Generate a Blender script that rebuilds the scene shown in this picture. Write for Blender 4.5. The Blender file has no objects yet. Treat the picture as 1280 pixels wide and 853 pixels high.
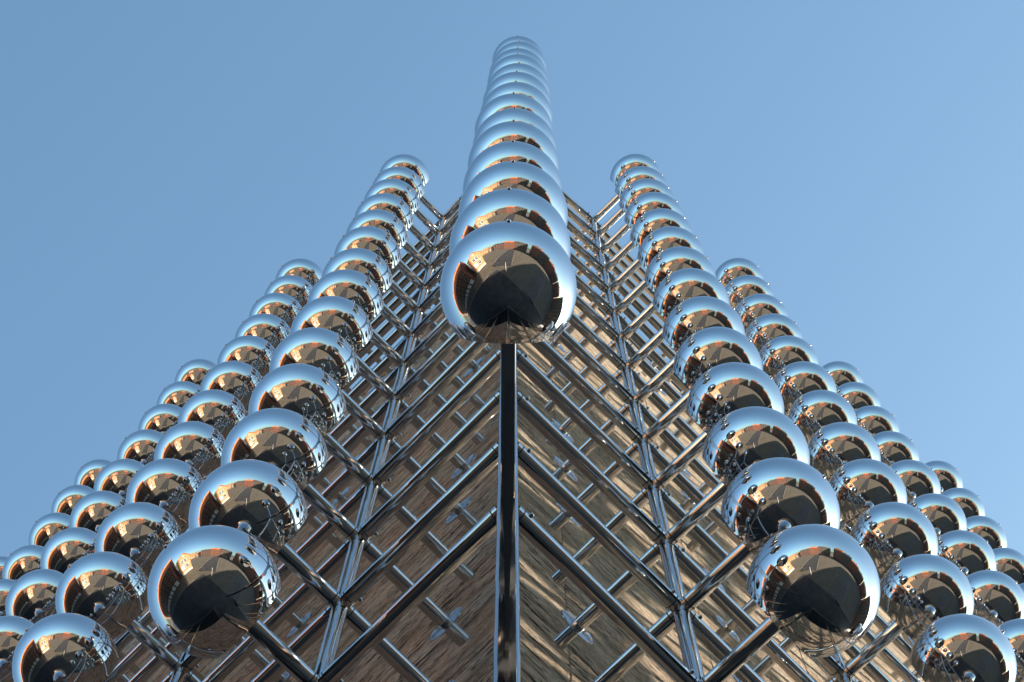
import bpy, bmesh, math, random
from mathutils import Vector, Matrix
R = math.radians
S = bpy.context.scene
random.seed(7)

# ------------------------------------------------------------------ camera
LEVEL0 = 9.39                                   # height of the lowest row of balls above the street
cam = bpy.data.cameras.new('camera'); camo = bpy.data.objects.new('camera', cam)
S.collection.objects.link(camo); S.camera = camo
cam.sensor_width = 36.0; cam.lens = 2700 / 1280 * 36
cam.clip_start = 0.1; cam.clip_end = 3000
yaw, pitch, roll = -0.0236, 1.3779, 0.0284
fw = Vector((math.sin(yaw) * math.cos(pitch), math.cos(yaw) * math.cos(pitch), math.sin(pitch)))
rt = Vector((math.cos(yaw), -math.sin(yaw), 0)); up = rt.cross(fw)
rt, up = rt * math.cos(roll) + up * math.sin(roll), up * math.cos(roll) - rt * math.sin(roll)
m = Matrix((rt, up, -fw)).transposed().to_4x4()
m.translation = Vector((0.0468, -2.1499, 1.603)); camo.matrix_world = m

# ------------------------------------------------------------------ sky, sun, exposure
SUN_AZ, SUN_EL = R(54.4), R(25.2)               # azimuth from +Y towards +X
sun_dir = Vector((math.sin(SUN_AZ) * math.cos(SUN_EL), math.cos(SUN_AZ) * math.cos(SUN_EL), math.sin(SUN_EL)))
W = bpy.data.worlds.new('World'); S.world = W; W.use_nodes = True
nt = W.node_tree; bg = nt.nodes['Background']
sky = nt.nodes.new('ShaderNodeTexSky'); sky.sky_type = 'NISHITA'; sky.sun_disc = False
sky.sun_elevation = SUN_EL; sky.sun_rotation = SUN_AZ
sky.altitude = 100; sky.air_density = 1.2; sky.dust_density = 2.6; sky.ozone_density = 0.7
tint = nt.nodes.new('ShaderNodeMix'); tint.data_type = 'RGBA'; tint.blend_type = 'MULTIPLY'; tint.inputs[0].default_value = 1
tint.inputs[7].default_value = (0.82, 1.07, 1.12, 1)
nt.links.new(sky.outputs[0], tint.inputs[6]); nt.links.new(tint.outputs[2], bg.inputs[0]); bg.inputs[1].default_value = 0.06
sl = bpy.data.lights.new('sun', 'SUN'); sl.energy = 5.0; sl.angle = R(0.53); sl.color = (1.0, 0.88, 0.72)
so = bpy.data.objects.new('sun', sl); S.collection.objects.link(so)
so.rotation_euler = sun_dir.to_track_quat('Z', 'Y').to_euler(); so.location = (40, 30, 60)
S.view_settings.view_transform = 'Standard'; S.view_settings.look = 'None'
S.view_settings.exposure = 2.15; S.view_settings.gamma = 1
S.cycles.max_bounces = 10; S.cycles.glossy_bounces = 8; S.cycles.diffuse_bounces = 3
S.cycles.sample_clamp_indirect = 80; S.cycles.use_denoising = True
S.cycles.caustics_reflective = False; S.cycles.caustics_refractive = False

# ------------------------------------------------------------------ materials
def mat(name):
    M = bpy.data.materials.new(name); M.use_nodes = True
    return M, M.node_tree, M.node_tree.nodes['Principled BSDF']
def node(t, kind, **kw):
    n = t.nodes.new(kind)
    for k, v in kw.items():
        if hasattr(n, k): setattr(n, k, v)
        else: n.inputs[k].default_value = v
    return n
def ramp(t, src, stops):
    r = t.nodes.new('ShaderNodeValToRGB'); e = r.color_ramp.elements
    while len(e) < len(stops): e.new(0.5)
    for el, (p, c) in zip(e, stops):
        el.position = p; el.color = c if len(c) == 4 else (*c, 1)
    t.links.new(src, r.inputs[0]); return r
def plain(name, col, rough=0.7, var=0.25, scale=3.0, metallic=0.0, bump=0.0, aniso=(1, 1, 1)):
    M, t, b = mat(name)
    b.inputs['Roughness'].default_value = rough; b.inputs['Metallic'].default_value = metallic
    g = node(t, 'ShaderNodeNewGeometry'); mp = node(t, 'ShaderNodeMapping'); mp.inputs['Scale'].default_value = aniso
    t.links.new(g.outputs['Position'], mp.inputs[0])
    n = node(t, 'ShaderNodeTexNoise', Scale=scale, Detail=6.0, Roughness=0.6)
    t.links.new(mp.outputs[0], n.inputs['Vector'])
    lo = tuple(c * (1 - var) for c in col); hi = tuple(min(1, c * (1 + var)) for c in col)
    r = ramp(t, n.outputs[0], [(0.3, lo), (0.7, hi)])
    t.links.new(r.outputs[0], b.inputs['Base Color'])
    if bump:
        bp = node(t, 'ShaderNodeBump', Strength=bump, Distance=0.02)
        t.links.new(n.outputs[0], bp.inputs['Height']); t.links.new(bp.outputs[0], b.inputs['Normal'])
    return M

def steel(name, col, rough, dirt, wobble=0.0):
    M, t, b = mat(name); b.inputs['Metallic'].default_value = 1.0
    tc = node(t, 'ShaderNodeTexCoord'); oi = node(t, 'ShaderNodeObjectInfo')
    sc = node(t, 'ShaderNodeVectorMath', operation='SCALE'); sc.inputs['Scale'].default_value = 40
    cb = node(t, 'ShaderNodeCombineXYZ')
    for k in range(3): t.links.new(oi.outputs['Random'], cb.inputs[k])
    t.links.new(cb.outputs[0], sc.inputs[0])
    ad = node(t, 'ShaderNodeVectorMath', operation='ADD')
    t.links.new(tc.outputs['Object'], ad.inputs[0]); t.links.new(sc.outputs[0], ad.inputs[1])
    n1 = node(t, 'ShaderNodeTexNoise', Scale=7.0, Detail=5.0, Roughness=0.65)
    t.links.new(ad.outputs[0], n1.inputs['Vector'])
    vo = node(t, 'ShaderNodeTexVoronoi', Scale=26.0); vo.inputs['Randomness'].default_value = 1
    t.links.new(ad.outputs[0], vo.inputs['Vector'])
    spot = ramp(t, vo.outputs['Distance'], [(0.055, (1, 1, 1)), (0.10, (0, 0, 0))])     # dried rain spots
    sel = ramp(t, n1.outputs[0], [(0.52, (0, 0, 0)), (0.62, (1, 1, 1))])
    mu = node(t, 'ShaderNodeMath', operation='MULTIPLY'); mu.inputs[1].default_value = 1
    t.links.new(spot.outputs[0], mu.inputs[0]); t.links.new(sel.outputs[0], mu.inputs[1])
    v2 = node(t, 'ShaderNodeTexVoronoi', Scale=75.0); t.links.new(ad.outputs[0], v2.inputs['Vector'])
    sp2 = ramp(t, v2.outputs['Distance'], [(0.08, (.8, .8, .8)), (0.16, (0, 0, 0))])
    n3 = node(t, 'ShaderNodeTexNoise', Scale=4.0, Detail=3.0); t.links.new(ad.outputs[0], n3.inputs['Vector'])
    s3 = ramp(t, n3.outputs[0], [(0.50, (0, 0, 0)), (0.68, (1, 1, 1))])
    mu3 = node(t, 'ShaderNodeMath', operation='MULTIPLY'); t.links.new(sp2.outputs[0], mu3.inputs[0]); t.links.new(s3.outputs[0], mu3.inputs[1])
    mu0 = mu; mu = node(t, 'ShaderNodeMath', operation='MAXIMUM'); t.links.new(mu0.outputs[0], mu.inputs[0]); t.links.new(mu3.outputs[0], mu.inputs[1])
    mx = node(t, 'ShaderNodeMix', data_type='RGBA')
    mx.inputs[6].default_value = (*col, 1); mx.inputs[7].default_value = (*[c * (1 - dirt) for c in col], 1)
    t.links.new(mu.outputs[0], mx.inputs[0]); t.links.new(mx.outputs[2], b.inputs['Base Color'])
    rr = node(t, 'ShaderNodeMapRange'); rr.inputs['To Min'].default_value = rough * 0.6; rr.inputs['To Max'].default_value = rough * 1.5
    rr.inputs['From Min'].default_value = 0.3; rr.inputs['From Max'].default_value = 0.7
    t.links.new(n1.outputs[0], rr.inputs[0])
    ra = node(t, 'ShaderNodeMath', operation='MULTIPLY_ADD'); ra.inputs[1].default_value = 0.18
    t.links.new(mu.outputs[0], ra.inputs[0]); t.links.new(rr.outputs[0], ra.inputs[2])
    t.links.new(ra.outputs[0], b.inputs['Roughness'])
    if wobble:                                        # faint hand-spun unevenness of the shell
        n2 = node(t, 'ShaderNodeTexNoise', Scale=9.0, Detail=2.0); t.links.new(ad.outputs[0], n2.inputs['Vector'])
        bp = node(t, 'ShaderNodeBump', Strength=wobble, Distance=0.05); t.links.new(n2.outputs[0], bp.inputs['Height']); t.links.new(bp.outputs[0], b.inputs['Normal'])
    return M
M_BALL = steel('mirror_steel', (0.575, 0.585, 0.605), 0.014, 0.45, 0.012)
M_TUBE = steel('polished_tube', (0.56, 0.56, 0.56), 0.045, 0.30)
M_POST = steel('darkened_post_steel', (0.46, 0.47, 0.49), 0.05, 0.30)
M_PLATE = steel('brushed_plate', (0.60, 0.60, 0.60), 0.16, 0.30)
M_DISC = steel('flange_steel', (0.40, 0.40, 0.42), 0.10, 0.10)
M_RUBBER = plain('dark_back_plate', (0.035, 0.034, 0.033), 0.5, 0.2)
M_RING = plain('joint_sealant', (0.02, 0.02, 0.02), 0.6, 0.2)

def travertine(name, warm):
    M, t, b = mat(name)
    g = node(t, 'ShaderNodeNewGeometry'); oi = node(t, 'ShaderNodeObjectInfo')
    cb = node(t, 'ShaderNodeCombineXYZ'); mr = node(t, 'ShaderNodeMath', operation='MULTIPLY'); mr.inputs[1].default_value = 9.0
    t.links.new(oi.outputs['Random'], mr.inputs[0]); t.links.new(mr.outputs[0], cb.inputs[2])
    ad = node(t, 'ShaderNodeVectorMath', operation='ADD')
    t.links.new(g.outputs['Position'], ad.inputs[0]); t.links.new(cb.outputs[0], ad.inputs[1])
    # gentle waviness of the beds
    wn = node(t, 'ShaderNodeTexNoise', Scale=0.9, Detail=3.0); t.links.new(ad.outputs[0], wn.inputs['Vector'])
    wv = node(t, 'ShaderNodeVectorMath', operation='SCALE'); wv.inputs['Scale'].default_value = 0.12
    t.links.new(wn.outputs['Color'], wv.inputs[0])
    a2 = node(t, 'ShaderNodeVectorMath', operation='ADD'); t.links.new(ad.outputs[0], a2.inputs[0]); t.links.new(wv.outputs[0], a2.inputs[1])
    def layer(sx, sz, scale, detail, rough=0.6):
        mp = node(t, 'ShaderNodeMapping'); mp.inputs['Scale'].default_value = (sx, sx, sz)
        t.links.new(a2.outputs[0], mp.inputs[0])
        n = node(t, 'ShaderNodeTexNoise', Scale=scale, Detail=detail, Roughness=rough)
        t.links.new(mp.outputs[0], n.inputs['Vector']); return n.outputs[0]
    bed = layer(0.55, 4.5, 1.8, 9.0, 0.68); crack = layer(1.3, 13.0, 2.6, 4.5, 0.6); pit = layer(5.0, 20.0, 3.0, 3.0, 0.5)
    grain = layer(9.0, 30.0, 3.2, 6.0, 0.75); wide = layer(0.35, 1.3, 1.3, 3.0); rel = layer(4.5, 9.0, 2.2, 7.0, 0.7)
    c1 = ramp(t, bed, [(0.30, tuple(x * y for x, y in zip((0.27, 0.215, 0.165), warm))), (0.45, tuple(x * y for x, y in zip((0.49, 0.405, 0.325), warm))),
                       (0.58, tuple(x * y for x, y in zip((0.60, 0.52, 0.425), warm))), (0.70, tuple(x * y for x, y in zip((0.40, 0.33, 0.27), warm)))])
    mot = layer(2.4, 6.0, 1.5, 6.0, 0.7)
    c3 = ramp(t, mot, [(0.36, (0.70, 0.60, 0.52)), (0.50, (1.0, 0.97, 0.94)), (0.64, (1.14, 1.14, 1.16))])
    c2 = ramp(t, grain, [(0.34, (0.66, 0.63, 0.61)), (0.62, (1.22, 1.22, 1.22))])
    m1 = node(t, 'ShaderNodeMix', data_type='RGBA', blend_type='MULTIPLY'); m1.inputs[0].default_value = 1
    m0 = node(t, 'ShaderNodeMix', data_type='RGBA', blend_type='MULTIPLY'); m0.inputs[0].default_value = 1
    t.links.new(c1.outputs[0], m0.inputs[6]); t.links.new(c3.outputs[0], m0.inputs[7])
    t.links.new(m0.outputs[2], m1.inputs[6]); t.links.new(c2.outputs[0], m1.inputs[7])
    cr = ramp(t, crack, [(0.395, (1, 1, 1)), (0.42, (0, 0, 0))])
    pr = ramp(t, pit, [(0.36, (1, 1, 1)), (0.41, (0, 0, 0))])
    gate = ramp(t, wide, [(0.36, (0.3, 0.3, 0.3)), (0.50, (1, 1, 1))])
    mxp = node(t, 'ShaderNodeMath', operation='MAXIMUM'); t.links.new(cr.outputs[0], mxp.inputs[0]); t.links.new(pr.outputs[0], mxp.inputs[1])
    pm = node(t, 'ShaderNodeMath', operation='MULTIPLY'); t.links.new(mxp.outputs[0], pm.inputs[0]); t.links.new(gate.outputs[0], pm.inputs[1])
    m2 = node(t, 'ShaderNodeMix', data_type='RGBA'); m2.inputs[7].default_value = (0.045, 0.032, 0.024, 1)
    t.links.new(pm.outputs[0], m2.inputs[0]); t.links.new(m1.outputs[2], m2.inputs[6])
    t.links.new(m2.outputs[2], b.inputs['Base Color']); b.inputs['Roughness'].default_value = 0.95; b.inputs['Specular IOR Level'].default_value = 0.08
    h0 = node(t, 'ShaderNodeMath', operation='MULTIPLY_ADD'); h0.inputs[1].default_value = -0.7; t.links.new(pm.outputs[0], h0.inputs[0]); t.links.new(grain, h0.inputs[2])
    h1 = node(t, 'ShaderNodeMath', operation='MULTIPLY_ADD'); h1.inputs[1].default_value = 3.0; t.links.new(rel, h1.inputs[0]); t.links.new(h0.outputs[0], h1.inputs[2])
    h2 = node(t, 'ShaderNodeMath', operation='ADD'); t.links.new(h1.outputs[0], h2.inputs[0]); t.links.new(bed, h2.inputs[1])
    bp = node(t, 'ShaderNodeBump', Strength=1.0, Distance=0.035); t.links.new(h2.outputs[0], bp.inputs['Height'])
    t.links.new(bp.outputs[0], b.inputs['Normal'])
    return M
M_STONE = travertine('travertine', (1.62, 1.56, 1.46))
M_CORE = plain('wall_backing', (0.22, 0.18, 0.14), 0.9)
M_COPING = plain('coping_metal', (0.09, 0.08, 0.07), 0.45, 0.2, 2.0, 0.6)
def glass(name, col, rough=0.06):
    M, t, b = mat(name); b.inputs['Base Color'].default_value = (*col, 1); b.inputs['Roughness'].default_value = rough
    b.inputs['IOR'].default_value = 1.5; return M
M_GLASS = glass('dark_glass', (0.012, 0.016, 0.017)); M_PANE = glass('window_pane', (0.03, 0.035, 0.04))

# ------------------------------------------------------------------ mesh helpers
def mesh(name, bm, mats, smooth=False):
    me = bpy.data.meshes.new(name); bm.normal_update(); bm.to_mesh(me); bm.free()
    for x in (mats if isinstance(mats, (list, tuple)) else [mats]): me.materials.append(x)
    if smooth:
        for pl in me.polygons: pl.use_smooth = True
    return me
def link(name, me, parent=None, mw=None):
    o = bpy.data.objects.new(name, me); S.collection.objects.link(o)
    if parent is not None: o.parent = parent
    if mw is not None: o.matrix_basis = mw
    return o
def thing(name, label, cat, group=None, mw=None, me=None):
    o = link(name, me, None, mw); o['label'] = label; o['category'] = cat
    if group: o['group'] = group
    return o
def struct(name, me):
    o = link(name, me); o['kind'] = 'structure'; return o
def box(bm, x0, x1, y0, y1, z0, z1, mi=0):
    v = [bm.verts.new((x, y, z)) for x in (x0, x1) for y in (y0, y1) for z in (z0, z1)]
    for q in ((0, 1, 3, 2), (4, 6, 7, 5), (0, 4, 5, 1), (2, 3, 7, 6), (0, 2, 6, 4), (1, 5, 7, 3)):
        bm.faces.new([v[i] for i in q]).material_index = mi
def lathe(bm, prof, n, mi=0, mis=None, cap0=False, cap1=False):
    """profile of (radius, x) turned about the X axis"""
    rings = []
    for r, x in prof:
        if r < 1e-6: rings.append([bm.verts.new((x, 0, 0))] * n)
        else: rings.append([bm.verts.new((x, r * math.cos(2 * math.pi * k / n), r * math.sin(2 * math.pi * k / n))) for k in range(n)])
    for i in range(len(rings) - 1):
        a, c = rings[i], rings[i + 1]
        for k in range(n):
            q = []
            for v in (a[k], a[(k + 1) % n], c[(k + 1) % n], c[k]):
                if v not in q: q.append(v)
            if len(q) > 2: bm.faces.new(q).material_index = mis[i] if mis else mi
    if cap0: bm.faces.new(list(reversed(rings[0])))
    if cap1: bm.faces.new(rings[-1])
def frame(o, x, z=Vector((0, 0, 1))):
    """matrix with local X along x and local Z close to z"""
    x = Vector(x).normalized(); y = Vector(z).cross(x).normalized(); zz = x.cross(y)
    mm = Matrix((x, y, zz)).transposed().to_4x4(); mm.translation = Vector(o); return mm
def autosmooth(me, ang=35):
    bm = bmesh.new(); bm.from_mesh(me)
    for f in bm.faces: f.smooth = True
    for e in bm.edges:
        if len(e.link_faces) == 2 and e.calc_face_angle(0) > R(ang): e.smooth = False
    bm.to_mesh(me); bm.free(); return me

h = math.sqrt(0.5)
dL, dR = Vector((-h, h, 0)), Vector((h, h, 0)); nL, nR = Vector((-h, -h, 0)), Vector((h, -h, 0))
UP = Vector((0, 0, 1))
NCOL, NLEV = 7, 14
STEP, FIRST_L, FIRST_R = 1.4345, 1.0148, 1.0287
OUT_L, OUT_R, OUT_C = 0.5422, 0.5847, 0.8128
WALL = 0.85                                         # wall face behind the lattice plane
RB = 0.2504; CUT = 0.655 * RB
RT = 0.0350; RP = 0.0400

# ------------------------------------------------------------------ ground
def sheet(name, pts, z, M, thick=0):
    bm = bmesh.new(); vs = [bm.verts.new((x, y, z)) for x, y in pts]; f = bm.faces.new(vs)
    bm.normal_update()
    if f.normal.z < 0: f.normal_flip()
    if thick:
        r = bmesh.ops.extrude_face_region(bm, geom=[f])
        bmesh.ops.translate(bm, verts=[v for v in r['geom'] if isinstance(v, bmesh.types.BMVert)], vec=(0, 0, thick))
    return struct(name, mesh(name, bm, M))
M_PAVE = plain('plaza_paving', (0.090, 0.072, 0.050), 0.85, 0.22, 0.35)
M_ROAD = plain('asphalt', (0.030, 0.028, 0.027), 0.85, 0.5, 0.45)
M_KERB = plain('kerb_stone', (0.17, 0.15, 0.125), 0.8, 0.2, 2.0)
sheet('ground', [(-900, -900), (900, -900), (900, 900), (-900, 900)], 0, M_PAVE)
def strip(a, b, w):
    a, b = Vector(a), Vector(b); d = (b - a).normalized(); q = Vector((-d.y, d.x)) * (w / 2)
    return [tuple(a + q), tuple(b + q), tuple(b - q), tuple(a - q)]
A = Vector((-3.2, -12.0)); B = Vector((4.5, -57.0))
dd = (B - A).normalized(); qq = Vector((-dd.y, dd.x))
sheet('road', strip(A, B, 8.0), 0.004, M_ROAD)
for sgn in (-1, 1):
    sheet('kerb', strip(A + dd * 2.5 + qq * sgn * 4.15, B + qq * sgn * 4.15, 0.3), 0.0, M_KERB, 0.12)
def ab(p): return tuple((nL * p[0] + nR * p[1]).to_2d())           # metres out from the two street fronts
STREET_SHADE = [(-1.4, -140), (10.0, -140), (10.0, 4.2), (-140, 4.2), (-140, -1.4), (-1.4, -1.4)]
sheet('street_shade_sheet', [ab(p) for p in STREET_SHADE], 0.008, M_ROAD)  # side streets as one dark sheet, its tone deepening the shade round the corner
for p0, p1 in (((10.15, -140), (10.15, 0.0)), ((-140, 4.35), (-3.0, 4.35))):
    sheet('kerb', strip(ab(p0), ab(p1), 0.3), 0.0, M_KERB, 0.12)

# ------------------------------------------------------------------ the stone building
ZB, ZT, ZG = 7.05, LEVEL0 + 16.0, LEVEL0 + 14.70       # bottom of the stone, top, shadow groove
corner = Vector((0, WALL / h, 0))
LEN_L, LEN_R = 46.0, 20.0
bld = thing('stone_building', 'corner building clad in veined brown travertine slabs above dark glass', 'building', mw=Matrix.Translation(corner))
bm = bmesh.new()                                        # core of the upper storeys, local X = dR, Y = dL
box(bm, 0.05, LEN_R, 0.05, LEN_L, ZB + 0.01, ZT - 0.02)
core = link('core', mesh('core', bm, M_CORE), bld, frame((0, 0, 0), dR))
bm = bmesh.new(); box(bm, 0.75, LEN_R, 0.75, LEN_L, 0.0, ZB)
link('ground_floor', mesh('ground_floor', bm, M_CORE), bld, frame((0, 0, 0), dR))
bm = bmesh.new(); box(bm, 0.62, LEN_R + .1, 0.62, LEN_L + .1, 0.0, 0.16)
link('plinth', mesh('plinth', bm, M_KERB), bld, frame((0, 0, 0), dR))
SW, SH, GAP = 1.36, 1.62, 0.003
slab_cache = {}
def slab_mesh(w, hh):
    k = (round(w, 3), round(hh, 3))
    if k not in slab_cache:
        bm = bmesh.new(); g = GAP / 2; e = 0.004
        v0 = [bm.verts.new((x, 0.045, z)) for x, z in ((g, g), (w - g, g), (w - g, hh - g), (g, hh - g))]
        v1 = [bm.verts.new((x, e, z)) for x, z in ((g, g), (w - g, g), (w - g, hh - g), (g, hh - g))]
        v2 = [bm.verts.new((x, 0, z)) for x, z in ((g + e, g + e), (w - g - e, g + e), (w - g - e, hh - g - e), (g + e, hh - g - e))]
        bm.faces.new(v2); bm.faces.new(list(reversed(v0)))
        for a, b_ in ((v0, v1), (v1, v2)):
            for i in range(4): bm.faces.new((a[i], a[(i + 1) % 4], b_[(i + 1) % 4], b_[i]))
        bmesh.ops.recalc_face_normals(bm, faces=bm.faces)
        slab_cache[k] = mesh('slab', bm, M_STONE)
    return slab_cache[k]
def slab(u, z, w, hh, d, n):
    mm = Matrix((d, -n, UP)).transposed().to_4x4()
    mm.translation = d * u + n * random.uniform(-0.0015, 0.0015) + UP * z
    link('slab', slab_mesh(w, hh), bld, mm)
rows = []
z = ZB
for k in range(9):
    hh = (ZG - ZB) / 9; rows.append((z, hh)); z += hh
rows.append((ZG + 0.11, ZT - ZG - 0.11 - 0.16))
for d, n, start, length in ((dL, nL, 1.36, LEN_L), (dR, nR, 0.42, LEN_R)):
    for z, hh in rows:
        slab(0.0, z, start, hh, d, n); u = start
        for i in range(8): slab(u, z, SW, hh, d, n); u += SW
        while u < length - 0.1:
            w = min(5.0, length - u); slab(u, z, w, hh, d, n); u += w
for d, n, length, pr in ((dL, nL, LEN_L, 0.012), (dR, nR, LEN_R, 0.015)):
    bm = bmesh.new(); box(bm, 0.0 if d is dL else pr, length, -pr, 0.30, ZT - 0.155, ZT)
    mm = Matrix((d, -n, UP)).transposed().to_4x4(); link('coping', mesh('coping', bm, M_COPING), bld, mm)
pane_me = {}
for d, n, length in ((dL, nL, LEN_L), (dR, nR, LEN_R)):       # recessed dark glazing below the stone
    w = 2.2; cnt = int((length - 1.0) / w)
    for i in range(cnt):
        for z0, z1 in ((0.17, 3.6), (3.66, ZB - 0.02)):
            k = (z0, n is nL)
            if k not in pane_me:
                bm = bmesh.new(); box(bm, 0.03, w - 0.03, 0.0, 0.04, z0, z1); pane_me[k] = mesh('pane', bm, M_GLASS)
            mm = Matrix((d, -n, UP)).transposed().to_4x4(); mm.translation = d * (0.75 + i * w) - n * 0.70
            link('pane', pane_me[k], bld, mm)

# ------------------------------------------------------------------ the steel lattice
lat = thing('steel_lattice', 'lattice of polished steel tubes standing in front of the travertine walls', 'lattice', mw=Matrix.Translation((0, 0, LEVEL0)))
NSEG = 20
def post_mesh(r, z0, z1):
    bm = bmesh.new(); lathe(bm, [(r - 0.004, z0), (r, z0 + 0.004), (r, z1 - 0.006), (r - 0.006, z1)], NSEG, cap0=True, cap1=True)
    bmesh.ops.recalc_face_normals(bm, faces=bm.faces)
    return autosmooth(mesh('post', bm, M_TUBE))
def rail_mesh(length, r0, r1):
    """tube between two posts of radius r0, r1, with dark joint lines and a grub screw at either end"""
    bm = bmesh.new(); a, b_ = r0 * 0.80, length - r1 * 0.80
    j0, j1 = r0 + 0.016, length - r1 - 0.016
    lathe(bm, [(RT, a), (RT, j0), (RT + .0012, j0 + .0005), (RT + .0012, j0 + .005), (RT, j0 + .0055), (RT, j1 - .0055), (RT + .0012, j1 - .005),
               (RT + .0012, j1 - .0005), (RT, j1), (RT, b_)], NSEG, mis=[0, 1, 1, 1, 0, 1, 1, 1, 0])
    for x in (j0 + 0.030, j1 - 0.030):
        f0 = len(bm.verts)
        t = bmesh.new(); lathe(t, [(.0085, 0), (.0085, .013), (.006, .016), (0, .016)], 10)
        for v in t.verts: v.co = Vector((x + v.co.y, -(RT - .003) - v.co.x, v.co.z))
        tm = bpy.data.meshes.new('t'); t.to_mesh(tm); t.free(); bm.from_mesh(tm); bpy.data.meshes.remove(tm)
    bmesh.ops.recalc_face_normals(bm, faces=bm.faces)
    return autosmooth(mesh('rail', bm, [M_TUBE, M_RING]))
def bracket_mesh(out):
    """tube from the ball (x = out) through the lattice plane (x = 0) to the wall (x = -WALL)"""
    bm = bmesh.new(); r = RT
    lathe(bm, [(r - .003, -0.705), (r, -0.702), (r, -0.052), (r + .0012, -.0515), (r + .0012, -.047), (r, -.0465), (r, .0465), (r + .0012, .047), (r + .0012, .0515), (r, .052),
               (r, out - CUT + 0.01)], NSEG, mis=[0, 0, 1, 1, 1, 0, 1, 1, 1, 0], cap0=True)
    return autosmooth(mesh('bracket', bm, [M_TUBE, M_RING]))
def tube_mesh(name, x0, x1, r):
    bm = bmesh.new(); lathe(bm, [(r, x0), (r, x1)], NSEG); return autosmooth(mesh(name, bm, M_TUBE))
bm = bmesh.new(); lathe(bm, [(RT, -.003), (.106, -.003), (.108, -.002), (.108, .002), (.106, .003), (RT, .003)], 40)
FLANGE = autosmooth(mesh('flange', bm, M_DISC))
bm = bmesh.new(); lathe(bm, [(RT + .002, -.006), (.044, -.006), (.046, -.004), (.046, .004), (.044, .006), (RT + .002, .006)], 24)
LOWER = -2.15
bm = bmesh.new(); rr_ = 0.013; ring = []
for cx, cy, a0 in ((1, 1, 0), (-1, 1, 90), (-1, -1, 180), (1, -1, 270)):
    for q in range(7):
        a = R(a0 + 15 * q); ring.append((cx * (RP - rr_) + rr_ * math.cos(a), cy * (RP - rr_) + rr_ * math.sin(a)))
lo = [bm.verts.new((x, y, LOWER)) for x, y in ring]; hi = [bm.verts.new((x, y, NLEV - 1 + 0.055)) for x, y in ring]
for q in range(len(ring)): bm.faces.new((lo[q], lo[(q + 1) % len(ring)], hi[(q + 1) % len(ring)], hi[q]))
bm.faces.new(hi); bm.faces.new(list(reversed(lo)))
LEAN = -0.006
def foot(k): return Vector((LEAN * (k + 0.4), 0, k))
sh = Matrix.Identity(4); sh[0][2] = LEAN; sh[0][3] = LEAN * 0.4
for v in bm.verts: v.co = sh @ v.co
link('post', autosmooth(mesh('post', bm, M_POST), 40), lat)
POST = post_mesh(RT, LOWER, NLEV - 1 + 0.055)
for d, n, first, out in ((dL, nL, FIRST_L, OUT_L), (dR, nR, FIRST_R, OUT_R)):
    RAIL0, RAILN, BR = rail_mesh(first, RP, RT), rail_mesh(STEP, RT, RT), bracket_mesh(out)
    for j in range(NCOL):
        base = d * (first + STEP * j)
        link('post', POST, lat, frame(base, UP, n))
        for k in range(NLEV):
            if j == 0:
                o = foot(k); v = base + UP * k - o
                mm = frame(o, v) @ Matrix.Diagonal((v.length / first, 1, 1, 1))
            else: mm = frame(d * (first + STEP * (j - 1)) + UP * k, d)
            link('rail', RAIL0 if j == 0 else RAILN, lat, mm)
            b_ = link('bracket', BR, lat, frame(base + UP * k, n))
            link('flange', FLANGE, b_, Matrix.Translation((-0.582, 0, 0)))
bm = bmesh.new(); q_ = 0.026; c_ = 0.003                      # unseen lowest corner arm, squared so the post below mirrors wide and dark
prof_ = [(q_, -q_ + c_), (q_, q_ - c_), (q_ - c_, q_), (-q_ + c_, q_), (-q_, q_ - c_), (-q_, -q_ + c_), (-q_ + c_, -q_), (q_ - c_, -q_)]
e0 = [bm.verts.new((RP * 0.9, y, z)) for y, z in prof_]; e1 = [bm.verts.new((OUT_C - CUT + 0.012, y, z)) for y, z in prof_]
for i in range(8): bm.faces.new((e0[i], e0[(i + 1) % 8], e1[(i + 1) % 8], e1[i]))
bmesh.ops.recalc_face_normals(bm, faces=bm.faces)
CB0 = mesh('bracket', bm, M_TUBE); CB = tube_mesh('bracket', RP * 0.8, OUT_C - CUT + 0.01, 0.030)
for k in range(NLEV):
    v = Vector((0.0006 * (k - 6), -OUT_C, k)) - foot(k)
    link('bracket', CB if k else CB0, lat, frame(foot(k), v))

# ------------------------------------------------------------------ the balls
bm = bmesh.new(); prof = [(0.0, RB)]
t0, NP = math.acos(-CUT / RB), 56
for i in range(1, NP + 1):
    a = t0 * i / NP; prof.append((RB * math.sin(a), RB * math.cos(a)))
rc, xc = prof[-1]
prof += [(rc - .0022, xc - .0032), (rc - .006, xc - .0036)]
lathe(bm, prof, 96)
bmesh.ops.recalc_face_normals(bm, faces=bm.faces)
SHELL = autosmooth(mesh('shell', bm, M_BALL), 28)
bm = bmesh.new(); lathe(bm, [(rc - .0062, -CUT - .0030), (rc - .012, -CUT - .0015), (RT + .012, -CUT - .0015), (RT + .010, -CUT - .016), (RT - .002, -CUT - .016)], 64)
bmesh.ops.recalc_face_normals(bm, faces=bm.faces)
BACK = autosmooth(mesh('back_plate', bm, M_RUBBER), 28)
bm = bmesh.new(); lathe(bm, [(.0085, RB - .004), (.0085, RB + .005), (.0065, RB + .008), (0, RB + .008)], 14)
bmesh.ops.recalc_face_normals(bm, faces=bm.faces)
STUD = autosmooth(mesh('end_stud', bm, M_PLATE), 28)
ORD = ['lowest', 'second up', 'third up', 'fourth up', 'fifth up', 'sixth up', 'seventh up', 'eighth up', 'ninth up', 'tenth up', 'eleventh up', 'twelfth up', 'thirteenth up', 'topmost']
COLN = ['first', 'second', 'third', 'fourth', 'fifth', 'sixth', 'seventh']
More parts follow.
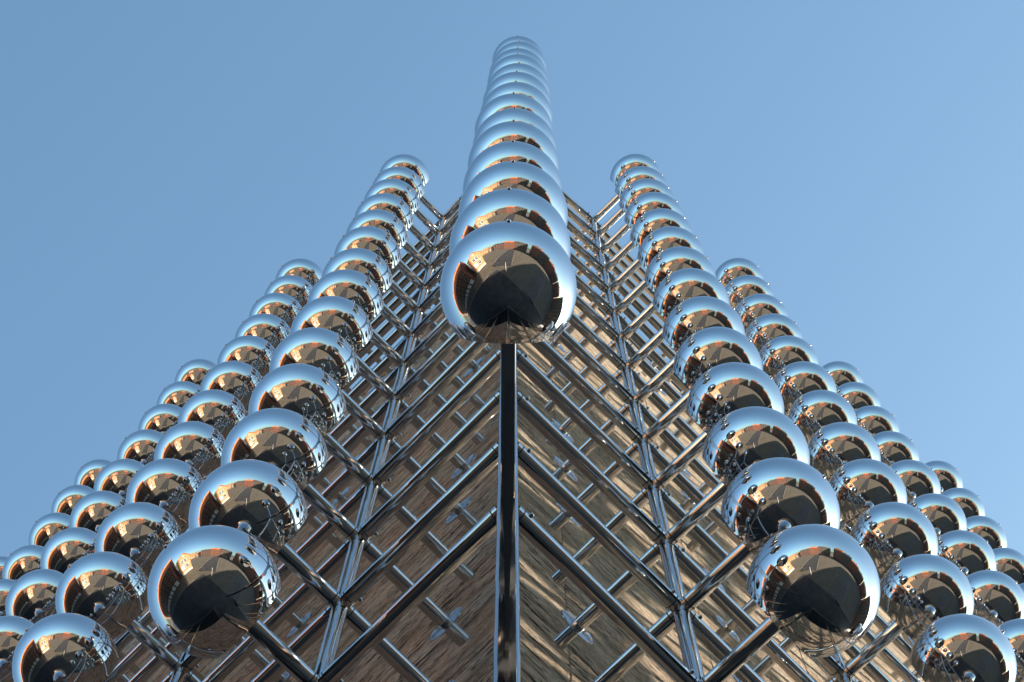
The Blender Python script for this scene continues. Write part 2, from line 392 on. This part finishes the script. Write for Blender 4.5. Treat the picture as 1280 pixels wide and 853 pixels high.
def ball(pos, n, label):
    q = Matrix.Rotation(random.uniform(0, 6.28), 4, 'X') @ Matrix.Identity(4)
    tilt = Matrix.Rotation(R(random.gauss(0, .7)), 4, 'Y') @ Matrix.Rotation(R(random.gauss(0, .7)), 4, 'Z')
    pos = pos + Vector((random.gauss(0, .004), random.gauss(0, .004), random.gauss(0, .004)))
    o = thing('mirror_ball', label, 'steel ball', 'mirror balls on the lattice', frame(pos, n) @ tilt)
    link('shell', SHELL, o, q); link('back_plate', BACK, o); link('end_stud', STUD, o)
for k in range(NLEV):
    ball(Vector((0.0006 * (k - 6), -OUT_C, LEVEL0 + k)), Vector((0, -1, 0)), 'mirror steel ball in the column at the building corner, %s' % ORD[k])
for d, n, first, out, side in ((dL, nL, FIRST_L, OUT_L, 'shaded'), (dR, nR, FIRST_R, OUT_R, 'sunlit')):
    for j in range(NCOL):
        for k in range(NLEV):
            ball(d * (first + STEP * j) + n * out + UP * (LEVEL0 + k), n,
                 'mirror steel ball, %s in the %s column from the corner, %s wall' % (ORD[k], COLN[j], side))

# ------------------------------------------------------------------ the square around: houses mirrored in the balls
M_PEACH = plain('peach_render', (0.40, 0.175, 0.075), 0.85, 0.10, 0.8)
M_CREAM = plain('cream_trim', (0.50, 0.42, 0.31), 0.8, 0.06)
M_TILE = plain('red_roof_tile', (0.46, 0.125, 0.035), 0.8, 0.3, 6.0)
M_BRICK = [plain('dark_brick', (0.125, 0.050, 0.032), 0.9, 0.3, 5.0), plain('red_brick', (0.24, 0.072, 0.038), 0.9, 0.3, 5.0), plain('brown_brick', (0.10, 0.068, 0.048), 0.9, 0.3, 5.0)]
M_WHITE = plain('white_paint', (0.75, 0.73, 0.69), 0.6, 0.05)
M_SLATE = plain('slate_roof', (0.09, 0.07, 0.065), 0.7, 0.3, 5.0)
WIN = {}
def window(par, x, z, w, hh, fm, pm=None):
    pm = pm or M_PANE
    k = (w, hh, fm.name, pm.name)
    if k not in WIN:
        bm = bmesh.new(); f = 0.10
        box(bm, -w / 2 - f, w / 2 + f, -.06, .03, hh, hh + f); box(bm, -w / 2 - f - .05, w / 2 + f + .05, -.14, .03, -f, 0)
        box(bm, -w / 2 - f, -w / 2, -.06, .03, 0, hh); box(bm, w / 2, w / 2 + f, -.06, .03, 0, hh)
        box(bm, -.03, .03, -.045, .03, 0, hh); box(bm, -w / 2, -.03, -.045, .03, hh * .6, hh * .6 + .06); box(bm, .03, w / 2, -.045, .03, hh * .6, hh * .6 + .06)
        fr = mesh('window', bm, fm)
        bm = bmesh.new(); box(bm, -w / 2, w / 2, -.012, .0, 0, hh); WIN[k] = (fr, mesh('pane', bm, pm))
    fr, pn = WIN[k]
    o = link('window', fr, par, Matrix.Translation((x, 0, z))); link('pane', pn, o)
def house(a, b_, depth, eave, ridge, wallm, roofm, floors, cols, label, gable=False, winm=None, ground=None, group=None, chimney=True):
    """a, b_: facade ends on the ground; the house lies to the right of a->b_... local X along the facade, -Y outwards"""
    a, b_ = Vector((*a, 0)), Vector((*b_, 0)); L = (b_ - a).length; x = (b_ - a) / L; y = UP.cross(x)
    mm = Matrix((x, y, UP)).transposed().to_4x4(); mm.translation = a
    o = thing('town_house', label, 'house', group, mm)
    bm = bmesh.new()
    if gable:
        P = [(0, 0), (L, 0), (L, eave), (L / 2, ridge), (0, eave)]
        f = [bm.verts.new((px, 0, pz)) for px, pz in P]; g = [bm.verts.new((px, depth, pz)) for px, pz in P]
    else:
        P = [(0, 0), (depth, 0), (depth, eave), (depth / 2, ridge), (0, eave)]
        f = [bm.verts.new((0, px, pz)) for px, pz in P]; g = [bm.verts.new((L, px, pz)) for px, pz in P]
    bm.faces.new(f); bm.faces.new(list(reversed(g)))
    for i in range(5): bm.faces.new((f[i], f[(i + 1) % 5], g[(i + 1) % 5], g[i]))
    bmesh.ops.recalc_face_normals(bm, faces=bm.faces)
    link('wall', mesh('wall', bm, wallm), o)
    span = L if gable else depth; run = depth if gable else L; t = 0.22; ov = 0.45
    sl = (ridge - eave) / (span / 2)
    bm = bmesh.new()
    for sgn in (0, 1):
        e0 = -ov; pts = [(e0, eave - ov * sl + .03), (span / 2, ridge + .03), (span / 2, ridge + .03 + t), (e0, eave - ov * sl + .03 + t)]
        if sgn: pts = [(span - p, q) for p, q in pts]
        A_ = [bm.verts.new((p, -ov, q) if gable else (-.05, p, q)) for p, q in pts]; B_ = [bm.verts.new((p, run + ov, q) if gable else (run + .05, p, q)) for p, q in pts]
        bm.faces.new(A_); bm.faces.new(list(reversed(B_)))
        for i in range(4): bm.faces.new((A_[i], A_[(i + 1) % 4], B_[(i + 1) % 4], B_[i]))
    bmesh.ops.recalc_face_normals(bm, faces=bm.faces)
    rf = link('roof', mesh('roof', bm, roofm), o)
    if chimney:
        bm = bmesh.new(); cx = L * random.uniform(.2, .8)
        if gable: box(bm, L * .3 - .4, L * .3 + .4, depth * .5, depth * .5 + .8, eave, ridge + 1.2)
        else: box(bm, cx - .5, cx + .5, depth / 2 - .4, depth / 2 + .4, ridge - .5, ridge + 1.4)
        link('chimney', mesh('chimney', bm, M_BRICK[1]), rf)
    if floors:
        fh = (eave - 4.2) / floors
        for i in range(floors):
            for c in range(cols): window(o, L * (c + .5) / cols, 4.2 + i * fh + .5, min(1.3, L / cols * .55), fh * .58, winm or M_CREAM)
        for c in range(cols): window(o, L * (c + .5) / cols, .7, min(2.2, L / cols * .7), 2.5, winm or M_CREAM, ground)
    return o, L
# peach gable house in full sun
o, L = house((-12.5, -17.1), (-16.5, -11.4), 9.5, 10.8, 14.2, M_PEACH, M_TILE, 0, 0, 'peach rendered gable house with red roof and white windows, in full sun', gable=True, chimney=False)
window(o, L / 2, 11.6, 0.7, 0.8, M_WHITE); 
for dx in (-.85, .85): window(o, L / 2 + dx, 7.2, 1.25, 2.3, M_WHITE)
for dx in (-1.3, 1.3): window(o, L / 2 + dx, 3.4, 1.5, 2.2, M_WHITE, M_WHITE if dx > 0 else None)
bm = bmesh.new(); box(bm, -.05, L + .05, -.10, -.003, 0, 1.5); link('plinth', mesh('plinth', bm, M_CREAM), o)
bm = bmesh.new(); box(bm, -.02, L + .02, -.06, -.003, 6.2, 6.4); link('string_course', mesh('string_course', bm, M_CREAM), o)
# shaded terrace across the side street
def across(t): v = nL * 15.7 + dL * t; return (v.x, v.y)
house(across(6.2), across(19), 11, 12.4, 17.8, M_BRICK[0], M_TILE, 2, 4, 'dark brick terrace house with orange tiled roof next to the peach house', ground=M_WHITE)
house(across(19.1), across(37), 11, 12.0, 17.5, M_BRICK[2], M_TILE, 2, 6, 'long brown brick terrace house, middle one of the shaded street row', ground=M_WHITE)
house(across(37.1), across(62), 11, 12.4, 17.2, M_BRICK[0], M_TILE, 2, 7, 'dark brick terrace house at the far end of the shaded street row')
# far side of the square
def row(specs, a, b_, group=None):
    a, b_ = Vector(a), Vector(b_); tot = sum(s[0] for s in specs); L_ = (b_ - a).length; u = 0
    for wd, eave, ridge, wm, rm, fl, cols, lab in specs:
        p0 = a + (b_ - a) * (u / tot); u += wd; p1 = a + (b_ - a) * ((u - .15) / tot)
        house(tuple(p0), tuple(p1), 12, eave, ridge, wm, rm, fl, cols, lab)
row([(12, 17, 20.0, M_BRICK[2], M_SLATE, 4, 4, 'brown brick house with slate roof, four upper floors, facing the road end'),
     (11, 15, 18.5, M_BRICK[1], M_TILE, 3, 4, 'red brick house with tiled roof and three upper floors facing the square'),
     (12, 13, 15.5, M_BRICK[0], M_SLATE, 3, 4, 'dark brick house with slate roof at the end of the far row')],
    (24, -54.5), (-22, -63))
row([(12, 14, 17.0, M_BRICK[0], M_SLATE, 3, 4, 'low dark brick house with slate roof at the eastern end of the square'),
     (12, 16, 19.0, M_BRICK[1], M_TILE, 3, 4, 'red brick house with tiled roof beside the low dark one'),
     (12, 19, 22.5, M_BRICK[2], M_SLATE, 4, 4, 'tall brown brick house with slate roof on the eastern side'),
     (12, 20, 24.5, M_BRICK[1], M_TILE, 5, 4, 'tallest red brick house on the square with five upper floors')],
    (55, -10), (27, -51))
house((60.5, 8.5), (56.5, -8.5), 12, 12, 15.5, M_BRICK[1], M_SLATE, 2, 4, 'small red brick house with slate roof beside the office block')
house((-20, -66), (-33, -68), 12, 8, 11.5, M_CREAM, M_TILE, 1, 4, 'low cream house with red roof at the western end of the far row')
house((-34, -70), (-52, -58), 12, 9, 12.5, M_PEACH, M_TILE, 1, 5, 'low ochre house with red roof far beyond the peach house')
house((36.6 - 3, 26.8 + 1.7), (66, 10.2), 14, 25.8, 26.4, M_BRICK[2], M_SLATE, 6, 8, 'tall flat brown office block at the end of the sunlit street', chimney=False)
# sign post, lamp
sg = thing('sign_post', 'slim pale post with dark sign panel standing on the square', 'sign post', mw=Matrix.Translation((-0.8, -8.6, 0)))
bm = bmesh.new(); lathe(bm, [(.055, 0), (.055, 3.9), (0, 3.9)], 12); link('pole', autosmooth(mesh('pole', bm, M_WHITE)), sg, frame((0, 0, 0), UP, dL))
bm = bmesh.new(); box(bm, -.45, .45, -.085, -.06, 2.5, 3.8); link('panel', mesh('panel', bm, M_COPING), sg)
lp = thing('street_lamp', 'grey street lamp with curved arm beside the road on the square', 'street lamp', mw=Matrix.Translation((6.5, -21, 0)))
bm = bmesh.new(); lathe(bm, [(.11, 0), (.09, 1.2), (.065, 1.25), (.05, 7.0)], 12); link('pole', autosmooth(mesh('pole', bm, M_COPING)), lp, frame((0, 0, 0), UP, dL))
bm = bmesh.new(); lathe(bm, [(.045, 0), (.04, 1.6)], 10); link('arm', autosmooth(mesh('arm', bm, M_COPING)), lp, frame((0, 0, 6.95), (-1, 0, .2)))
bm = bmesh.new(); box(bm, -2.1, -1.4, -.16, .16, 7.14, 7.28); link('lantern', mesh('lantern', bm, M_COPING), lp)
bm = bmesh.new(); lathe(bm, [(.11, 0), (.10, .06), (.075, .10), (.07, .85), (.085, .88), (.085, .96), (.05, 1.02), (0, 1.03)], 14)
BOLLARD = autosmooth(mesh('bollard', bm, M_COPING))
for q, wh in enumerate(('nearest the sign post', 'second from the sign post', 'third from the sign post', 'fourth from the sign post')):
    p_ = Vector((-0.8, -8.6, 0)) + Vector((2.6 + 2.4 * q, -2.4 - .2 * q, 0)); mm = frame(p_, UP, dL)
    thing('bollard', 'dark cast iron bollard on the square, %s' % wh, 'bollard', 'bollards on the square', mm, BOLLARD)
# flight of low terraced steps on the shaded side of the square
st = thing('stone_steps', 'flight of long low stone steps on the shaded side of the square', 'steps', mw=frame((4.2, -2.6, 0), (0.78, -0.62, 0)))
M_STEP = plain('step_stone', (0.085, 0.078, 0.07), 0.8, 0.2, 1.5)
for i in range(8):
    bm = bmesh.new(); n_ = 18
    bot, topv = [], []
    for q in range(n_ + 1):
        x = 15.0 * q / n_; yy = i * .62 + .55 * math.sin(x * .55 + .3)
        bot.append((x, yy)); topv.append((x, yy + .618 if i < 7 else 6.5))
    poly = bot + list(reversed(topv)); hh = .10 * (i + 1)
    lo = [bm.verts.new((x, y, 0)) for x, y in poly]; hi = [bm.verts.new((x, y, hh)) for x, y in poly]; N = len(poly)
    for q in range(n_): bm.faces.new((hi[q], hi[q + 1], hi[N - 2 - q], hi[N - 1 - q]))
    for q in range(N): bm.faces.new((lo[q], lo[(q + 1) % N], hi[(q + 1) % N], hi[q]))
    bmesh.ops.recalc_face_normals(bm, faces=bm.faces)
    link('step', mesh('step', bm, M_STEP), st)
# bare winter trees in the sunlit street
M_BARK = plain('bark', (0.17, 0.115, 0.07), 0.9, 0.3, 8.0)
def bare_tree(x, y, hgt, seed, label):
    rnd = random.Random(seed); tr = thing('bare_tree', label, 'tree', 'bare trees in the sunlit street', Matrix.Translation((x, y, 0)))
    segs = {'trunk': [], 'crown': []}
    def grow(p, d, ln, r, dep):
        nseg = 3; 
        for i in range(nseg):
            q = p + d * ln / nseg; r2 = r * .86
            segs['trunk' if dep == 0 else 'crown'].append((p, q, r, r2)); p, r = q, r2
            d = (d + Vector((rnd.gauss(0, .12), rnd.gauss(0, .12), .05))).normalized()
            if dep and dep < 5 and rnd.random() < .5: grow(p, (d + Vector((rnd.gauss(0, .6), rnd.gauss(0, .6), rnd.gauss(.1, .3)))).normalized(), ln * .6, r * .6, dep + 1)
        if dep < 5:
            for i in range(3 if dep else 5): grow(p, (d + Vector((rnd.gauss(0, .55), rnd.gauss(0, .55), rnd.gauss(.15, .25)))).normalized(), ln * .68, r * .62, dep + 1)
    grow(Vector((0, 0, 0)), UP.copy(), hgt * .3, hgt * .022, 0)
    for nm, sg_ in segs.items():
        bm = bmesh.new()
        for p, q, r, r2 in sg_:
            mmx = frame(p, q - p, Vector((.3, .9, .1))); n_ = 7 if nm == 'trunk' else 3
            a_ = [bm.verts.new(mmx @ Vector((0, r * math.cos(6.2832 * k / n_), r * math.sin(6.2832 * k / n_)))) for k in range(n_)]
            b2 = [bm.verts.new(mmx @ Vector(((q - p).length, r2 * math.cos(6.2832 * k / n_), r2 * math.sin(6.2832 * k / n_)))) for k in range(n_)]
            for k in range(n_): bm.faces.new((a_[k], a_[(k + 1) % n_], b2[(k + 1) % n_], b2[k]))
        link(nm, mesh(nm, bm, M_BARK), tr)
bare_tree(23, 11.5, 10, 3, 'tall bare tree with forked crown nearest the stone steps')
bare_tree(30, 17, 9, 5, 'smaller bare tree in the sunlit street before the office block')
bare_tree(33, 8, 11, 9, 'broad bare tree on the open side of the sunlit street')
